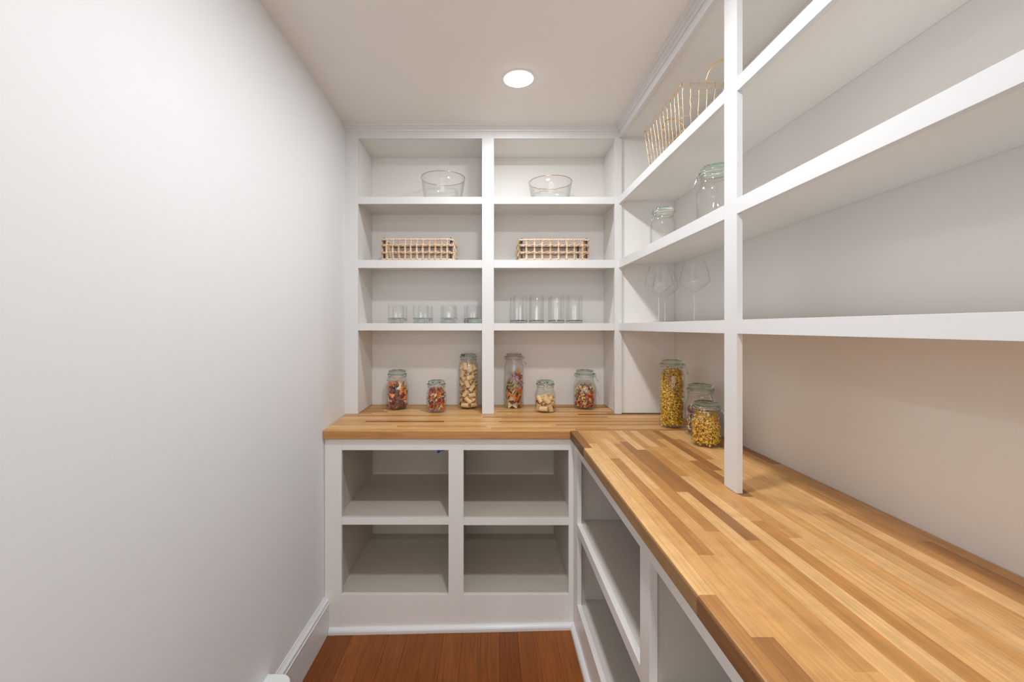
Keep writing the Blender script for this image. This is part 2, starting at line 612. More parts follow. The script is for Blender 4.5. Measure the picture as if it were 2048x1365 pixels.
M_LENS = emit('lamp_lens', LAMP_RGB, 9.0)
LBL = ['round recessed ceiling light glowing white above the pantry floor', 'round recessed ceiling light nearer the pantry entrance, over the aisle',
       'round recessed ceiling light in the room beside the pantry', 'round ceiling light added for fill behind the camera, in line with the aisle',
       'round ceiling light added for fill in the far corner of the adjoining room']
for (x, y, _w), lb in zip(LAMPS, LBL):
    ceiling_lamp(x, y, LAMP_R, lb)

# ------------------------------------------------------------------ upper shelves, back wall
Z1, Z2, Z3 = (2.028, 2.0655), (1.689, 1.731), (1.3575, 1.396)       # shelf edge strips: bottom, top
HDR0, HDR1 = 2.3747, 2.4395
ZB0 = ZT + 0.0012
ub = thing('wall_shelves', 'white painted built-in shelves of two bays on the back wall above the wooden worktop', 'shelves', (0, YB, ZT))


def at(o, ch):
    ch.matrix_parent_inverse = Matrix.Translation(o.location).inverted()
    return ch


def pbox(parent, name, *a, mat=M_TRIM, bev=0.0004):
    return at(parent, box_obj(name, *a, mat, parent, bev))


BACK0 = YB - 0.0005
pbox(ub, 'stile', wall_x(YU, 1.5) - 0.001, -0.698, YU, YU + 0.019, ZB0, HDR1)
pbox(ub, 'stile', -0.042, 0.0205, YU, YU + 0.019, ZB0, HDR1)
pbox(ub, 'stile', 0.660, XS + 0.0165, YU, YU + 0.019, ZB0, HDR1)
pbox(ub, 'side_panel', -0.719, -0.7005, YU + 0.0192, BACK0, ZB0 + 0.001, HDR1 - 0.01, mat=M_PANEL)
pbox(ub, 'divider', -0.0285, -0.0095, YU + 0.0192, BACK0, ZB0 + 0.001, HDR1 - 0.01, mat=M_PANEL)
pbox(ub, 'side_panel', 0.676, 0.694, YU + 0.0192, BACK0, ZB0 + 0.001, HDR1 - 0.01, mat=M_PANEL)
for xa, xb, ia, ib in ((-0.698, -0.042, -0.7004, -0.0286), (0.0205, 0.660, -0.0094, 0.6759)):
    pbox(ub, 'header', xa + 0.0002, xb - 0.0002, YU + 0.0004, YU + 0.019, HDR0, HDR1)
    pbox(ub, 'top_panel', ia, ib, YU + 0.0192, BACK0, 2.383, 2.402, mat=M_PANEL)
    for z0, z1 in (Z1, Z2, Z3):
        pbox(ub, 'shelf_edge', xa + 0.0002, xb - 0.0002, YU + 0.0003, YU + 0.0188, z0, z1)
        pbox(ub, 'shelf_board', ia, ib, YU + 0.019, BACK0, z1 - 0.0193, z1 - 0.0003, mat=M_PANEL)

# ------------------------------------------------------------------ upper shelves, right wall
ur = thing('wall_shelves', 'long white painted shelves along the right wall, with a post standing on the worktop', 'shelves', (XR, 1.2, ZT))
YP0, YP1 = 1.194, 1.2577
WALL1 = XR - 0.0005
pbox(ur, 'post', XS, XS + 0.0165, YP0, YP1, ZB0, HDR1)
pbox(ur, 'end_panel', XS + 0.017, WALL1, 2.302, 2.3205, ZT + 0.004, 2.4, mat=M_PANEL)
NEAR = YEND
for ya, yb in ((YP1 + 0.0002, YU - 0.0005), (NEAR, YP0 - 0.0002)):
    pbox(ur, 'header', XS + 0.0004, XS + 0.0165, ya, yb, HDR0, HDR1)
    for z0, z1 in (Z1, Z2, Z3):
        pbox(ur, 'shelf_edge', XS + 0.0003, XS + 0.0165, ya, yb, z0, z1)
pbox(ur, 'top_panel', XS + 0.0167, WALL1, NEAR, 2.3018, 2.384, 2.402, mat=M_PANEL)
for z0, z1 in (Z1, Z2, Z3):
    pbox(ur, 'shelf_board', XS + 0.0167, WALL1, NEAR, 2.3018, z1 - 0.0193, z1 - 0.0003, mat=M_PANEL)
pbox(ur, 'post', XS, XS + 0.0165, NEAR - 0.064, NEAR - 0.0002, ZB0, HDR1)

# ------------------------------------------------------------------ base cabinets
bb = thing('base_cabinet', 'pale grey open base cabinet of four compartments under the back worktop', 'cabinet', (-0.2, YC, 0))
XL = wall_x(YC, 0.4) + 0.001
ZR = 0.822
SH = (0.4865, 0.5187)
BS = 0.172
pbox(bb, 'stile', XL, -0.667, YC, YC + 0.019, 0.006, ZU - 0.0005, mat=M_CAB)
pbox(bb, 'stile', -0.1865, -0.119, YC, YC + 0.019, 0.012, ZU - 0.0005, mat=M_CAB)
pbox(bb, 'stile', 0.354, XC - 0.0003, YC, YC + 0.019, 0.03, ZU - 0.0005, mat=M_CAB)
for xa, xb, ia, ib, dz in ((-0.667, -0.1865, -0.6849, -0.1601, 0.0), (-0.119, 0.354, -0.1409, 0.3729, -0.002)):
    pbox(bb, 'top_rail', xa + 0.0001, xb - 0.0001, YC + 0.0004, YC + 0.019, ZR + 0.0, ZU - 0.0005, mat=M_CAB)
    pbox(bb, 'shelf_edge', xa + 0.0001, xb - 0.0001, YC + 0.0004, YC + 0.019, SH[0] + dz, SH[1] + dz, mat=M_CAB)
    pbox(bb, 'toe_board', xa + 0.0001, xb - 0.0001, YC + 0.0004, YC + 0.019, 0.012 + 0.02 * (xa > -0.3), BS, mat=M_CAB)
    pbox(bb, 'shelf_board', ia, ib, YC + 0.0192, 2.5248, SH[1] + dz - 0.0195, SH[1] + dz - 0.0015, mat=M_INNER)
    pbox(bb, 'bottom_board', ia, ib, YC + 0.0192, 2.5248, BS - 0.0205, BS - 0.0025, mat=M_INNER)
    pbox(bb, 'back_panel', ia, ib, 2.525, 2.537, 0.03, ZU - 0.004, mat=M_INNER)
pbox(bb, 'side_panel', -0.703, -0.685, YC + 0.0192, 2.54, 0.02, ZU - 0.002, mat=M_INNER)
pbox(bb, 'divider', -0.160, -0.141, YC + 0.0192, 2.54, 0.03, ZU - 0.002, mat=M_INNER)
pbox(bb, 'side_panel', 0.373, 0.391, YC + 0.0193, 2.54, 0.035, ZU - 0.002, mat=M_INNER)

br = thing('base_cabinet', 'pale grey open base cabinet with two shelves under the long right-hand worktop', 'cabinet', (XR, 1.0, 0))
ZR2 = 0.824
sty = [(1.868, YC - 0.0003), (1.02, 1.084), (0.10, 0.164), (YEND, YEND + 0.064)]
for y0, y1 in sty:
    pbox(br, 'stile', XC, XC + 0.019, y0, y1, 0.028, ZU - 0.0005, mat=M_CAB)
for (ya, yb, sa, sb) in ((1.084, 1.868, 1.0505, 1.9078), (0.164, 1.02, 0.1505, 1.0313), (YEND + 0.064, 0.10, -0.47, 0.1313)):
    pbox(br, 'top_rail', XC + 0.0004, XC + 0.019, ya + 0.0001, yb - 0.0001, ZR2, ZU - 0.0005, mat=M_CAB)
    pbox(br, 'shelf_edge', XC + 0.0004, XC + 0.019, ya + 0.0001, yb - 0.0001, SH[0] + 0.002, 0.5265, mat=M_CAB)
    pbox(br, 'toe_board', XC + 0.0004, XC + 0.019, ya + 0.0001, yb - 0.0001, 0.028, 0.174, mat=M_CAB)
    pbox(br, 'shelf_board', XC + 0.0192, 0.978, sa, sb, 0.5265 - 0.0195, 0.5265 - 0.0004, mat=M_INNER_SHADE)
    pbox(br, 'bottom_board', XC + 0.0192, 0.978, sa, sb, 0.174 - 0.0195, 0.174 - 0.0004, mat=M_INNER_SHADE)
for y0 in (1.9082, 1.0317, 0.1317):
    pbox(br, 'partition', XC + 0.0192, 0.979, y0, y0 + 0.0185, 0.035, ZU - 0.002, mat=M_INNER_SHADE)

# ------------------------------------------------------------------ butcher-block worktops, stave by stave


def stave(parent, x0, x1, y0, y1, mat, round_side=None):
    """One glued stave: full thickness, eased top arrises; the front row gets the rounded nosing."""
    c = 0.0004
    if round_side is None:
        bm = bmesh.new()
        cs = [(x0, y0), (x1, y0), (x1, y1), (x0, y1)]
        ins = [(x0 + c, y0 + c), (x1 - c, y0 + c), (x1 - c, y1 - c), (x0 + c, y1 - c)]
        lo = [bm.verts.new((a, b, ZU)) for a, b in cs]
        md = [bm.verts.new((a, b, ZT - c)) for a, b in cs]
        hi = [bm.verts.new((a, b, ZT)) for a, b in ins]
        for A, B in ((lo, md), (md, hi)):
            for k in range(4):
                bm.faces.new((A[k], A[(k + 1) % 4], B[(k + 1) % 4], B[k]))
        bm.faces.new(hi); bm.faces.new(lo[::-1])
    else:
        R = 0.007 if round_side == 'x' else 0.004
        arc = [(R - R * math.sin(a), ZT - R + R * math.cos(a)) for a in [PI / 2 * k / 5 for k in range(6)]]
        r2 = 0.0025
        bm = bmesh.new()
        if round_side == 'x':
            pr = [(x0 + r2, ZU), (x1, ZU), (x1, ZT - c), (x1 - c, ZT)] + [(x0 + p, z) for p, z in arc] + [(x0, ZU + r2)]
            prism_y(bm, pr, [y0, y1])
        else:
            pr = [(y0 + r2, ZU), (y1, ZU), (y1, ZT - c), (y1 - c, ZT)] + [(y0 + p, z) for p, z in arc] + [(y0, ZU + r2)]
            prism_x(bm, pr, x0, x1)
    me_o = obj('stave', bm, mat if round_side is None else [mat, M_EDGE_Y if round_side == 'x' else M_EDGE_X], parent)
    if round_side:                       # front faces of the nosing use a darker copy of the wood tones
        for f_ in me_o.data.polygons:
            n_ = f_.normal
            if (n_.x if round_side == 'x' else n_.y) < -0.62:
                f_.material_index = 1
    return at(parent, me_o)


ct = thing('worktop', 'short honey-coloured butcher block worktop along the back wall, its staves running sideways', 'worktop', (0.1, 2.2, ZU))
rnd = random.Random(11)
rows = 19
wd = (YB - 0.0006 - YF) / rows
for r_ in range(rows):
    y0, y1 = YF + r_ * wd, YF + (r_ + 1) * wd
    xl = max(wall_x(y0, 0.9), wall_x(y1, 0.9)) + 0.0015
    xend = XF - 0.0002 if False else XR - 0.001
    x = xl
    first = True
    while x < xend - 1e-4:
        ln = rnd.uniform(0.25, 0.8)
        if first:
            ln *= rnd.uniform(0.4, 1.0)
            first = False
        x1 = x + ln
        if xend - x1 < 0.15:
            x1 = xend
        stave(ct, x, x1, y0 + 0.00005, y1 - 0.00005, M_STAVE_X, 'y' if r_ == 0 else None)
        x = x1

cr_ = thing('worktop', 'long honey-coloured butcher block worktop along the right wall, its staves running away from the viewer', 'worktop', (XR, 1.0, ZU))
rnd = random.Random(26)
rows = 19
wd = (XR - 0.0015 - XF) / rows
for r_ in range(rows):
    x0, x1 = XF + r_ * wd, XF + (r_ + 1) * wd
    y = YF - 0.0006
    first = True
    while y > YEND + 1e-4:
        ln = rnd.uniform(0.25, 0.75)
        if first:
            ln *= rnd.uniform(0.3, 1.0)
            first = False
        yn = y - ln
        if yn - YEND < 0.15:
            yn = YEND
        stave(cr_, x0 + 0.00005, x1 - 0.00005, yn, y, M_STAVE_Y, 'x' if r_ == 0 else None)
        y = yn

# ------------------------------------------------------------------ glass storage jars
JAR = {   # radius, height, (neck radius, shoulder z, neck z, ring z)
    'mid': (0.0625, 0.217, 0.0495, 0.120, 0.172, 0.190),
    'small': (0.0555, 0.170, 0.0455, 0.094, 0.130, 0.146),
    'tall': (0.0555, 0.309, 0.0460, 0.236, 0.268, 0.286),
}


def jar_profile(kind, t=0.0):
    R, Hh, rn, zs_, zn, zr = JAR[kind]
    pts = []
    b = 0.0
    base = [(R * 0.80, 0.0015), (R * 0.86, 0.0), (R * 0.93, 0.003), (R * 0.975, 0.009), (R, 0.022)]
    if kind == 'tall':
        base = [(R * 0.90, 0.0015), (R * 0.94, 0.0), (R * 0.985, 0.004), (R, 0.012)]
    pts += base
    pts += [(R, 0.5 * (0.022 + zs_)), (R, zs_)]
    for k in range(1, 8):
        u = k / 8
        s = 0.5 - 0.5 * math.cos(PI * u)
        pts.append((R + (rn - R) * s, zs_ + (zn - zs_) * u))
    pts += [(rn, zn), (rn, zr - 0.008), (rn + 0.003, zr - 0.006), (rn + 0.003, zr - 0.001)]
    return pts


def make_jar(kind, label, loc, yaw, latch=True):
    R, Hh, rn, zs_, zn, zr = JAR[kind]
    t = thing('storage_jar', label, 'jar', loc, yaw)
    out = jar_profile(kind)
    th = 0.003
    inn = [(max(0.002, r - th), z) for r, z in out[4:]]
    inn = [(R * 0.78, 0.0075)] + [(r, max(z, 0.010)) for r, z in inn]
    bm = bmesh.new()
    lathe(bm, [(0, 0.0035), (R * 0.5, 0.003)] + out + inn[::-1] + [(R * 0.4, 0.0068), (0, 0.0065)], 56)
    obj('jar_body', bm, M_GLASS, t, True)
    bm = bmesh.new()
    lathe(bm, [(rn - 0.002, zr - 0.0008), (rn + 0.003, zr - 0.0008), (rn + 0.003, zr + 0.0014), (rn - 0.002, zr + 0.0016), (rn - 0.002, zr - 0.0008)], 44)
    obj('seal', bm, M_SEAL, t, True)
    bm = bmesh.new()
    z0 = zr + 0.0018
    zt = Hh
    rl = rn + 0.0025
    lathe(bm, [(0, z0 + 0.003), (rn * 0.8, z0 + 0.003), (rn * 0.86, z0), (rl + 0.001, z0), (rl + 0.0015, z0 + 0.004), (rl - 0.002, z0 + 0.0065),
               (rl - 0.004, z0 + 0.009), (rl - 0.0035, zt - 0.004), (rl - 0.006, zt - 0.0006), (rl - 0.010, zt), (rl - 0.016, zt - 0.003), (0, zt - 0.0025)], 48)
    lid = obj('lid', bm, M_LID, t, True)
    # wire bail: ring round the neck, ring round the lid, hinge and latch
    bm = bmesh.new()
    tube(bm, ring_pts(rn + 0.0014, zr - 0.011, 44), 0.0011, 6, True)
    obj('neck_wire', bm, M_STEEL, t, True)
    bm = bmesh.new()
    tube(bm, ring_pts(rl + 0.0025, z0 + 0.0052, 44), 0.0011, 6, True)
    obj('lid_wire', bm, M_STEEL, t, True)
    bm = bmesh.new()
    e = rn + 0.004
    for sy in (-0.008, 0.008):
        tube(bm, [(-e + 0.002, sy, z0 + 0.006), (-e - 0.004, sy, z0 + 0.004), (-e - 0.005, sy, zr - 0.006), (-e + 0.002, sy, zr - 0.011)], 0.0011, 6)
    tube(bm, [(-e - 0.0045, -0.009, z0 - 0.001), (-e - 0.0045, 0.009, z0 - 0.001)], 0.0022, 8)
    obj('hinge', bm, M_STEEL, t, True)
    bm = bmesh.new()
    for sy in (-0.010, 0.010):
        tube(bm, [(e - 0.002, sy, z0 + 0.006), (e + 0.003, sy, z0 + 0.008), (e + 0.006, sy, z0 + 0.002), (e + 0.004, sy, zr - 0.010), (e - 0.002, sy, zr - 0.011)], 0.0011, 6)
        tube(bm, [(e + 0.006, sy * 0.8, z0 + 0.002), (e + 0.008, sy * 0.8, zr - 0.012), (e + 0.014, sy * 0.75, zr - 0.024), (e + 0.021, sy * 0.6, zr - 0.036)], 0.0011, 6)
    tube(bm, [(e + 0.005, -0.011, z0 + 0.001), (e + 0.005, 0.011, z0 + 0.001)], 0.0022, 8)
    tube(bm, [(e + 0.021, -0.006, zr - 0.036), (e + 0.022, 0, zr - 0.0375), (e + 0.021, 0.006, zr - 0.036)], 0.0012, 6)
    obj('latch', bm, M_STEEL, t, True)
    return t


JARS = [
    ('mid', (-0.524, 2.445), 2.6, 'medium glass jar of bow-tie pasta on the back worktop, nearest the left wall'),
    ('small', (-0.292, 2.358), 1.7, 'small glass jar packed with red, orange and purple twists, in the left bay'),
    ('tall', (-0.123, 2.469), 2.0, 'tall glass jar filled to the neck with rigatoni tubes, left of the centre stile'),
    ('tall', (0.1375, 2.484), -0.25, 'tall glass jar half full of bow-tie pasta, right of the centre stile'),
    ('small', (0.301, 2.358), 1.5, 'small glass jar half full of rigatoni tubes, in the right bay'),
    ('mid', (0.538, 2.4545), -0.2, 'medium glass jar of cream, orange and purple pasta twists, rightmost on the back worktop'),
    ('tall', (0.841, 2.000), -0.75, 'tall glass jar full of golden pasta twirls in the worktop corner'),
    ('mid', (0.899, 1.848), -1.3, 'medium glass jar of purple and white pasta rings half hidden behind the small golden jar'),
    ('small', (0.844, 1.689), -0.5, 'small glass jar of golden pasta twirls beside the white post'),
]
for kind, (jx, jy), yaw, lb in JARS:
    make_jar(kind, lb, (jx, jy, ZT + 0.0003), yaw)
make_jar('small', 'small empty glass jar on the middle right-hand shelf, in the corner', (0.768, 1.918, Z2[1]), 3.6)
make_jar('mid', 'medium empty glass jar on the middle right-hand shelf, cut off by the white post', (0.806, 1.545, Z2[1]), 2.7)


# ------------------------------------------------------------------ pasta
def jar_inner(kind, z):
    pr = jar_profile(kind)
    zz = [p[1] for p in pr[4:]]
    rr = [p[0] for p in pr[4:]]
    return float(np.interp(z, zz, rr)) - 0.0045


def settle(n, kind, half, rad, top, seed, iters=420, lie=0.6):
    """Rigid capsules of three balls dropped into the jar: returns centres and axes."""
    rg = np.random.default_rng(seed)
    R = jar_inner(kind, 0.06)
    floor_h = 0.0085
    p = np.zeros((n, 3))
    rr = (R - rad) * np.sqrt(rg.random(n)) * 0.95
    th = rg.random(n) * 2 * PI
    p[:, 0], p[:, 1] = rr * np.cos(th), rr * np.sin(th)
    p[:, 2] = floor_h + rad + (top - floor_h - 2 * rad) * (np.arange(n) + 0.5) / n
    a = rg.normal(size=(n, 3))
    a[:, 2] *= lie
    a /= np.linalg.norm(a, axis=1)[:, None]
    ts = np.array([-1.0, 0.0, 1.0]) * (half - rad * 0.9 if half > rad else 0.3 * half)
    idx = np.repeat(np.arange(n), 3)
    zz = np.linspace(0, 0.32, 200)
    rin = np.array([jar_inner(kind, z) for z in zz])
    for it in range(iters):
        s = (p[:, None, :] + ts[None, :, None] * a[:, None, :]).reshape(-1, 3)
        d = s[:, None, :] - s[None, :, :]
        L = np.linalg.norm(d, axis=2) + 1e-9
        pen = np.maximum(0, 2 * rad - L)
        pen[idx[:, None] == idx[None, :]] = 0
        f = (d / L[:, :, None] * pen[:, :, None]).sum(axis=1) * 0.3
        rad_xy = np.linalg.norm(s[:, :2], axis=1) + 1e-9
        lim = np.interp(s[:, 2], zz, rin) - rad
        over = np.maximum(0, rad_xy - lim)
        f[:, :2] -= s[:, :2] / rad_xy[:, None] * over[:, None] * 0.8
        f[:, 2] += np.maximum(0, floor_h + rad - s[:, 2]) * 0.8
        if it < iters * 0.75:
            f[:, 2] -= 0.00016
        F = f.reshape(n, 3, 3)
        p += F.mean(axis=1)
        for k in range(3):
            if abs(ts[k]) > 1e-6:
                a += F[:, k, :] * (0.45 / ts[k])
        a /= np.linalg.norm(a, axis=1)[:, None]
    return p, a


def rot_from_axis(a, spin):
    q = Vector((1, 0, 0)).rotation_difference(Vector(a))
    return (q.to_matrix() @ Matrix.Rotation(spin, 3, 'X')).to_euler()


def rigatoni_mesh(L=0.043, R=0.0135):
    bm = bmesh.new()
    n = 28
    def ring(x, r, tilt, ridged):
        return [bm.verts.new((x + tilt * r * math.cos(2 * PI * k / n), (r - (0.0006 if (ridged and k % 2) else 0)) * math.cos(2 * PI * k / n),
                              (r - (0.0006 if (ridged and k % 2) else 0)) * math.sin(2 * PI * k / n))) for k in range(n)]
    rg = [ring(-L / 2, R, 0.12, True), ring(0, R * 0.98, 0, True), ring(L / 2, R, 0.12, True), ring(L / 2, R - 0.0016, 0.12, False), ring(-L / 2, R - 0.0016, 0.12, False)]
    for A, B in zip(rg, rg[1:] + rg[:1]):
        for k in range(n):
            bm.faces.new((A[k], A[(k + 1) % n], B[(k + 1) % n], B[k]))
    bmesh.ops.recalc_face_normals(bm, faces=bm.faces[:])
    me = bpy.data.meshes.new('rigatoni_tube')
    bm.to_mesh(me); bm.free()
    return me


def farfalle_mesh(mat, L=0.052, W=0.036):
    bm = bmesh.new()
    nu, nv = 12, 9
    lay = []
    for side in (0, 1):
        g = []
        for i in range(nu + 1):
            u = -1 + 2 * i / nu
            row = []
            for j in range(nv):
                v = -1 + 2 * j / (nv - 1)
                wdt = W / 2 * (0.22 + 0.78 * min(1, abs(u) * 1.15) ** 0.9)
                xx = u * L / 2 + (0.0012 * (j % 2) * (1 if u > 0 else -1) if i in (0, nu) else 0)
                pin = (1 - abs(u)) ** 1.6
                zz = 0.0062 * pin * math.cos(v * PI * 1.5) + 0.0025 * math.sin(u * 2.0 + v) - 0.004 * u * u + (0.0011 if side else 0)
                row.append(bm.verts.new((xx, v * wdt, zz)))
            g.append(row)
        lay.append(g)
    for g, fl in ((lay[0], True), (lay[1], False)):
        for i in range(nu):
            for j in range(nv - 1):
                q = (g[i][j], g[i + 1][j], g[i + 1][j + 1], g[i][j + 1])
                bm.faces.new(q[::-1] if fl else q)
    edge = [(i, 0) for i in range(nu + 1)] + [(nu, j) for j in range(1, nv)] + [(i, nv - 1) for i in range(nu - 1, -1, -1)] + [(0, j) for j in range(nv - 2, 0, -1)]
    for (a, b), (c, d) in zip(edge, edge[1:] + edge[:1]):
        bm.faces.new((lay[0][a][b], lay[0][c][d], lay[1][c][d], lay[1][a][b]))
    bmesh.ops.recalc_face_normals(bm, faces=bm.faces[:])
    me = bpy.data.meshes.new('bow_tie_pasta')
    bm.to_mesh(me); bm.free()
    me.polygons.foreach_set('use_smooth', [True] * len(me.polygons))
    me.materials.append(mat)
    return me


RIG = rigatoni_mesh()
RIG.materials.append(P_WHEAT)


def layer(z, zs):
    lo, hi = float(zs.min()), float(zs.max())
    u = (z - lo) / (hi - lo)
    return ('lowest layer', 'lower middle layer', 'upper middle layer', 'top layer')[min(3, int(u * 4))]


def pour_rigatoni(jar_i, n, top, seed, label, group):
    kind, (jx, jy), _, _ = JARS[jar_i]
    p, a = settle(n, kind, 0.0215, 0.0138, top, seed)
    rg = random.Random(seed)
    for k in range(n):
        o = bpy.data.objects.new('rigatoni_tube', RIG)
        COL.objects.link(o)
        o.location = (jx + p[k, 0], jy + p[k, 1], ZT + p[k, 2])
        o.rotation_euler = rot_from_axis(a[k], rg.uniform(0, 6))
        ly = layer(p[k, 2], p[:, 2])
        tag(o, f'{label}, {ly}', 'pasta', f'{group}, {ly}')


BOW = {c: farfalle_mesh(m_) for c, m_ in (('orange', P_ORANGE), ('purple', P_LILAC), ('beet-brown', P_BROWN), ('cream', P_CREAM), ('green', P_GREEN))}


def pour_bows(jar_i, n, top, seed, cols, where, front):
    kind, (jx, jy), _, _ = JARS[jar_i]
    p, a = settle(n, kind, 0.024, 0.0105, top, seed, lie=0.8)
    rg = random.Random(seed)
    for k in range(n):
        c = front(p[k], rg) or rg.choice(cols)
        o = bpy.data.objects.new('bow_tie_pasta', BOW[c])
        COL.objects.link(o)
        o.location = (jx + p[k, 0], jy + p[k, 1], ZT + p[k, 2])
        # turn the flat of the bow towards the jar wall
        ax = Vector(a[k]).normalized()
        nrm = Vector((p[k, 0], p[k, 1], rg.uniform(-0.01, 0.01)))
        nrm = nrm - ax * nrm.dot(ax)
        if nrm.length < 1e-4:
            nrm = ax.orthogonal()
        nrm.normalize()
        mtx = Matrix((ax, nrm.cross(ax), nrm)).transposed()
        o.rotation_euler = (mtx @ Matrix.Rotation(rg.uniform(-0.5, 0.5), 3, 'X')).to_euler()
        ly = layer(p[k, 2], p[:, 2])
        tag(o, f'{c} bow-tie pasta piece, {ly} of the {where}', 'pasta', f'{c} bow-tie pasta, {ly} of the {where}')


pour_rigatoni(2, 60, 0.29, 5, 'tan rigatoni tube in the tall full jar left of the centre stile', 'rigatoni tubes in the tall jar')
pour_rigatoni(4, 18, 0.112, 9, 'tan rigatoni tube in the small half-full jar of the right bay', 'rigatoni tubes in the small jar')
pour_bows(0, 62, 0.18, 3, ['orange', 'orange', 'orange', 'purple', 'beet-brown', 'beet-brown', 'cream'], 'medium jar nearest the left wall', lambda p, r: None)
pour_bows(3, 64, 0.235, 12, ['orange', 'beet-brown', 'cream', 'purple', 'green'], 'tall jar right of the centre stile',
          lambda p, r: ('cream' if p[0] < -0.008 and r.random() < 0.65 else ('orange' if p[0] > 0.01 and r.random() < 0.6 else None)))


def add_twist(bm, c, rot, L, Wd, turns, mat_i, thick=0.0010, segs=12, curl=0.0):
    """A twisted ribbon, optionally bent into an arc."""
    vs = []
    for i in range(segs + 1):
        u = i / segs
        an = turns * 2 * PI * u
        if curl:
            phi = curl * (u - 0.5)
            rad = L / curl
            base = Vector((rad * math.sin(phi), rad * (1 - math.cos(phi)), 0))
            t = Vector((math.cos(phi), math.sin(phi), 0))
            nb = Vector((-math.sin(phi), math.cos(phi), 0))
        else:
            base = Vector((L * (u - 0.5), 0, 0))
            t, nb = Vector((1, 0, 0)), Vector((0, 1, 0))
        sd = nb * math.cos(an) + Vector((0, 0, 1)) * math.sin(an)
        nn = t.cross(sd)
        q = []
        for s, h in ((-1, -1), (1, -1), (1, 1), (-1, 1)):
            q.append(bm.verts.new(c + rot @ (base + sd * (s * Wd / 2) + nn * (h * thick / 2))))
        vs.append(q)
    for a, b in zip(vs, vs[1:]):
        for k in range(4):
            f = bm.faces.new((a[k], a[(k + 1) % 4], b[(k + 1) % 4], b[k]))
            f.material_index = mat_i
    for q in (vs[0], vs[-1][::-1]):
        bm.faces.new(q).material_index = mat_i


def scatter(kind, n, top, seed, rad, inset=0.007):
    rg = np.random.default_rng(seed)
    pts = []
    tries = 0
    md = rad
    while len(pts) < n and tries < 60000:
        tries += 1
        z = 0.009 + rad + (top - 0.009 - rad) * rg.random()
        R = jar_inner(kind, z) - inset
        r = R * (rg.random() ** 0.36)
        th = rg.random() * 2 * PI
        q = np.array((r * math.cos(th), r * math.sin(th), z))
        if all(np.sum((q - o) ** 2) > md * md for o in pts[-4000:]):
            pts.append(q)
        elif tries % 4000 == 0:
            md *= 0.9
    return pts


def stuff_jar(jar_i, name, label, n, top, seed, rad, mats, pick, make, inset=0.007):
    kind, (jx, jy), _, _ = JARS[jar_i]
    rg = random.Random(seed)
    bm = bmesh.new()
    for q in scatter(kind, n, top, seed, rad, inset):
        rot = Euler((rg.uniform(0, 6.3), rg.uniform(0, 6.3), rg.uniform(0, 6.3))).to_matrix()
        make(bm, Vector((jx + q[0], jy + q[1], ZT + q[2])), rot, pick(q, rg), rg)
    o = obj(name, bm, mats, None, True)
    tag(o, label, 'pasta')
    o['kind'] = 'stuff'
    return o


MIX = [P_RED, P_ORANGE, P_PURPLE, P_YELLOW, P_CREAM, P_BROWN]


def tw_small(bm, c, rot, mi, rg):
    add_twist(bm, c, rot, rg.uniform(0.019, 0.026), 0.0115, rg.uniform(0.8, 1.2), mi, 0.0016, 9)


def tw_gold(bm, c, rot, mi, rg):
    add_twist(bm, c, rot, rg.uniform(0.018, 0.026), rg.uniform(0.005, 0.0085), rg.uniform(0.4, 1.0), mi, 0.0010, 8, curl=rg.uniform(2.5, 4.5))


def ring_piece(bm, c, rot, mi, rg):
    n, R = 12, rg.uniform(0.007, 0.009)
    pts = [c + rot @ Vector((R * math.cos(2 * PI * k / n), R * math.sin(2 * PI * k / n), 0)) for k in range(n)]
    n0 = len(bm.faces)
    tube(bm, pts, 0.0028, 5, True)
    bm.faces.ensure_lookup_table()
    for f in bm.faces[n0:]:
        f.material_index = mi


stuff_jar(1, 'twist_pasta', 'mass of red, orange and purple twist pasta in the small jar of the left bay', 300, 0.128, 21, 0.0098, MIX,
          lambda q, r: r.choices(range(6), (5, 6, 2.5, 2, 2, 3))[0], tw_small, 0.010)
stuff_jar(5, 'twist_pasta', 'mass of cream, orange, red and purple twist pasta in the medium jar at the right end of the back worktop', 330, 0.130, 22, 0.0098, MIX,
          lambda q, r: r.choices(range(6), (0.3, 1.0, 2, 0.5, 8, 0.7) if q[2] > 0.088 else (5, 6, 2.5, 2.5, 1, 2))[0], tw_small, 0.010)
stuff_jar(6, 'twirl_pasta', 'mass of golden curled pasta in the tall jar in the worktop corner', 1500, 0.266, 23, 0.0066, [P_GOLD, P_YELLOW], lambda q, r: r.randrange(2), tw_gold, 0.006)
stuff_jar(8, 'twirl_pasta', 'mass of golden curled pasta in the small jar beside the white post', 850, 0.127, 24, 0.0066, [P_GOLD, P_YELLOW], lambda q, r: r.randrange(2), tw_gold, 0.006)
stuff_jar(7, 'ring_pasta', 'mass of purple and white pasta rings in the medium jar behind the small golden jar', 170, 0.125, 25, 0.0100,
          [P_BROWN, P_CREAM, P_LILAC], lambda q, r: r.choices(range(3), (4, 4, 2))[0], ring_piece, 0.010)

# ------------------------------------------------------------------ drinking glasses on the low back shelf
ZS3 = Z3[1]


def make_glass(name, label, r, h, base_h, loc, group=None):
    t = thing(name, label, 'glass', loc, 0, group)
    bm = bmesh.new()
    lathe(bm, [(r, base_h), (r, h * 0.5), (r, h - 0.001), (r - 0.0008, h), (r - 0.0018, h - 0.001), (r - 0.0022, h * 0.5), (r - 0.0026, base_h)], 40)
    obj('glass_wall', bm, M_TUMB, t, True)
    bm = bmesh.new()
    lathe(bm, [(0, 0.001), (r * 0.86, 0.0), (r * 0.97, 0.0015), (r, 0.004), (r, base_h - 0.0002), (r - 0.0026, base_h - 0.0002), (r - 0.007, base_h - 0.005), (0, base_h - 0.008)], 40)
    obj('glass_base', bm, M_BASEG, t, True)
    return t


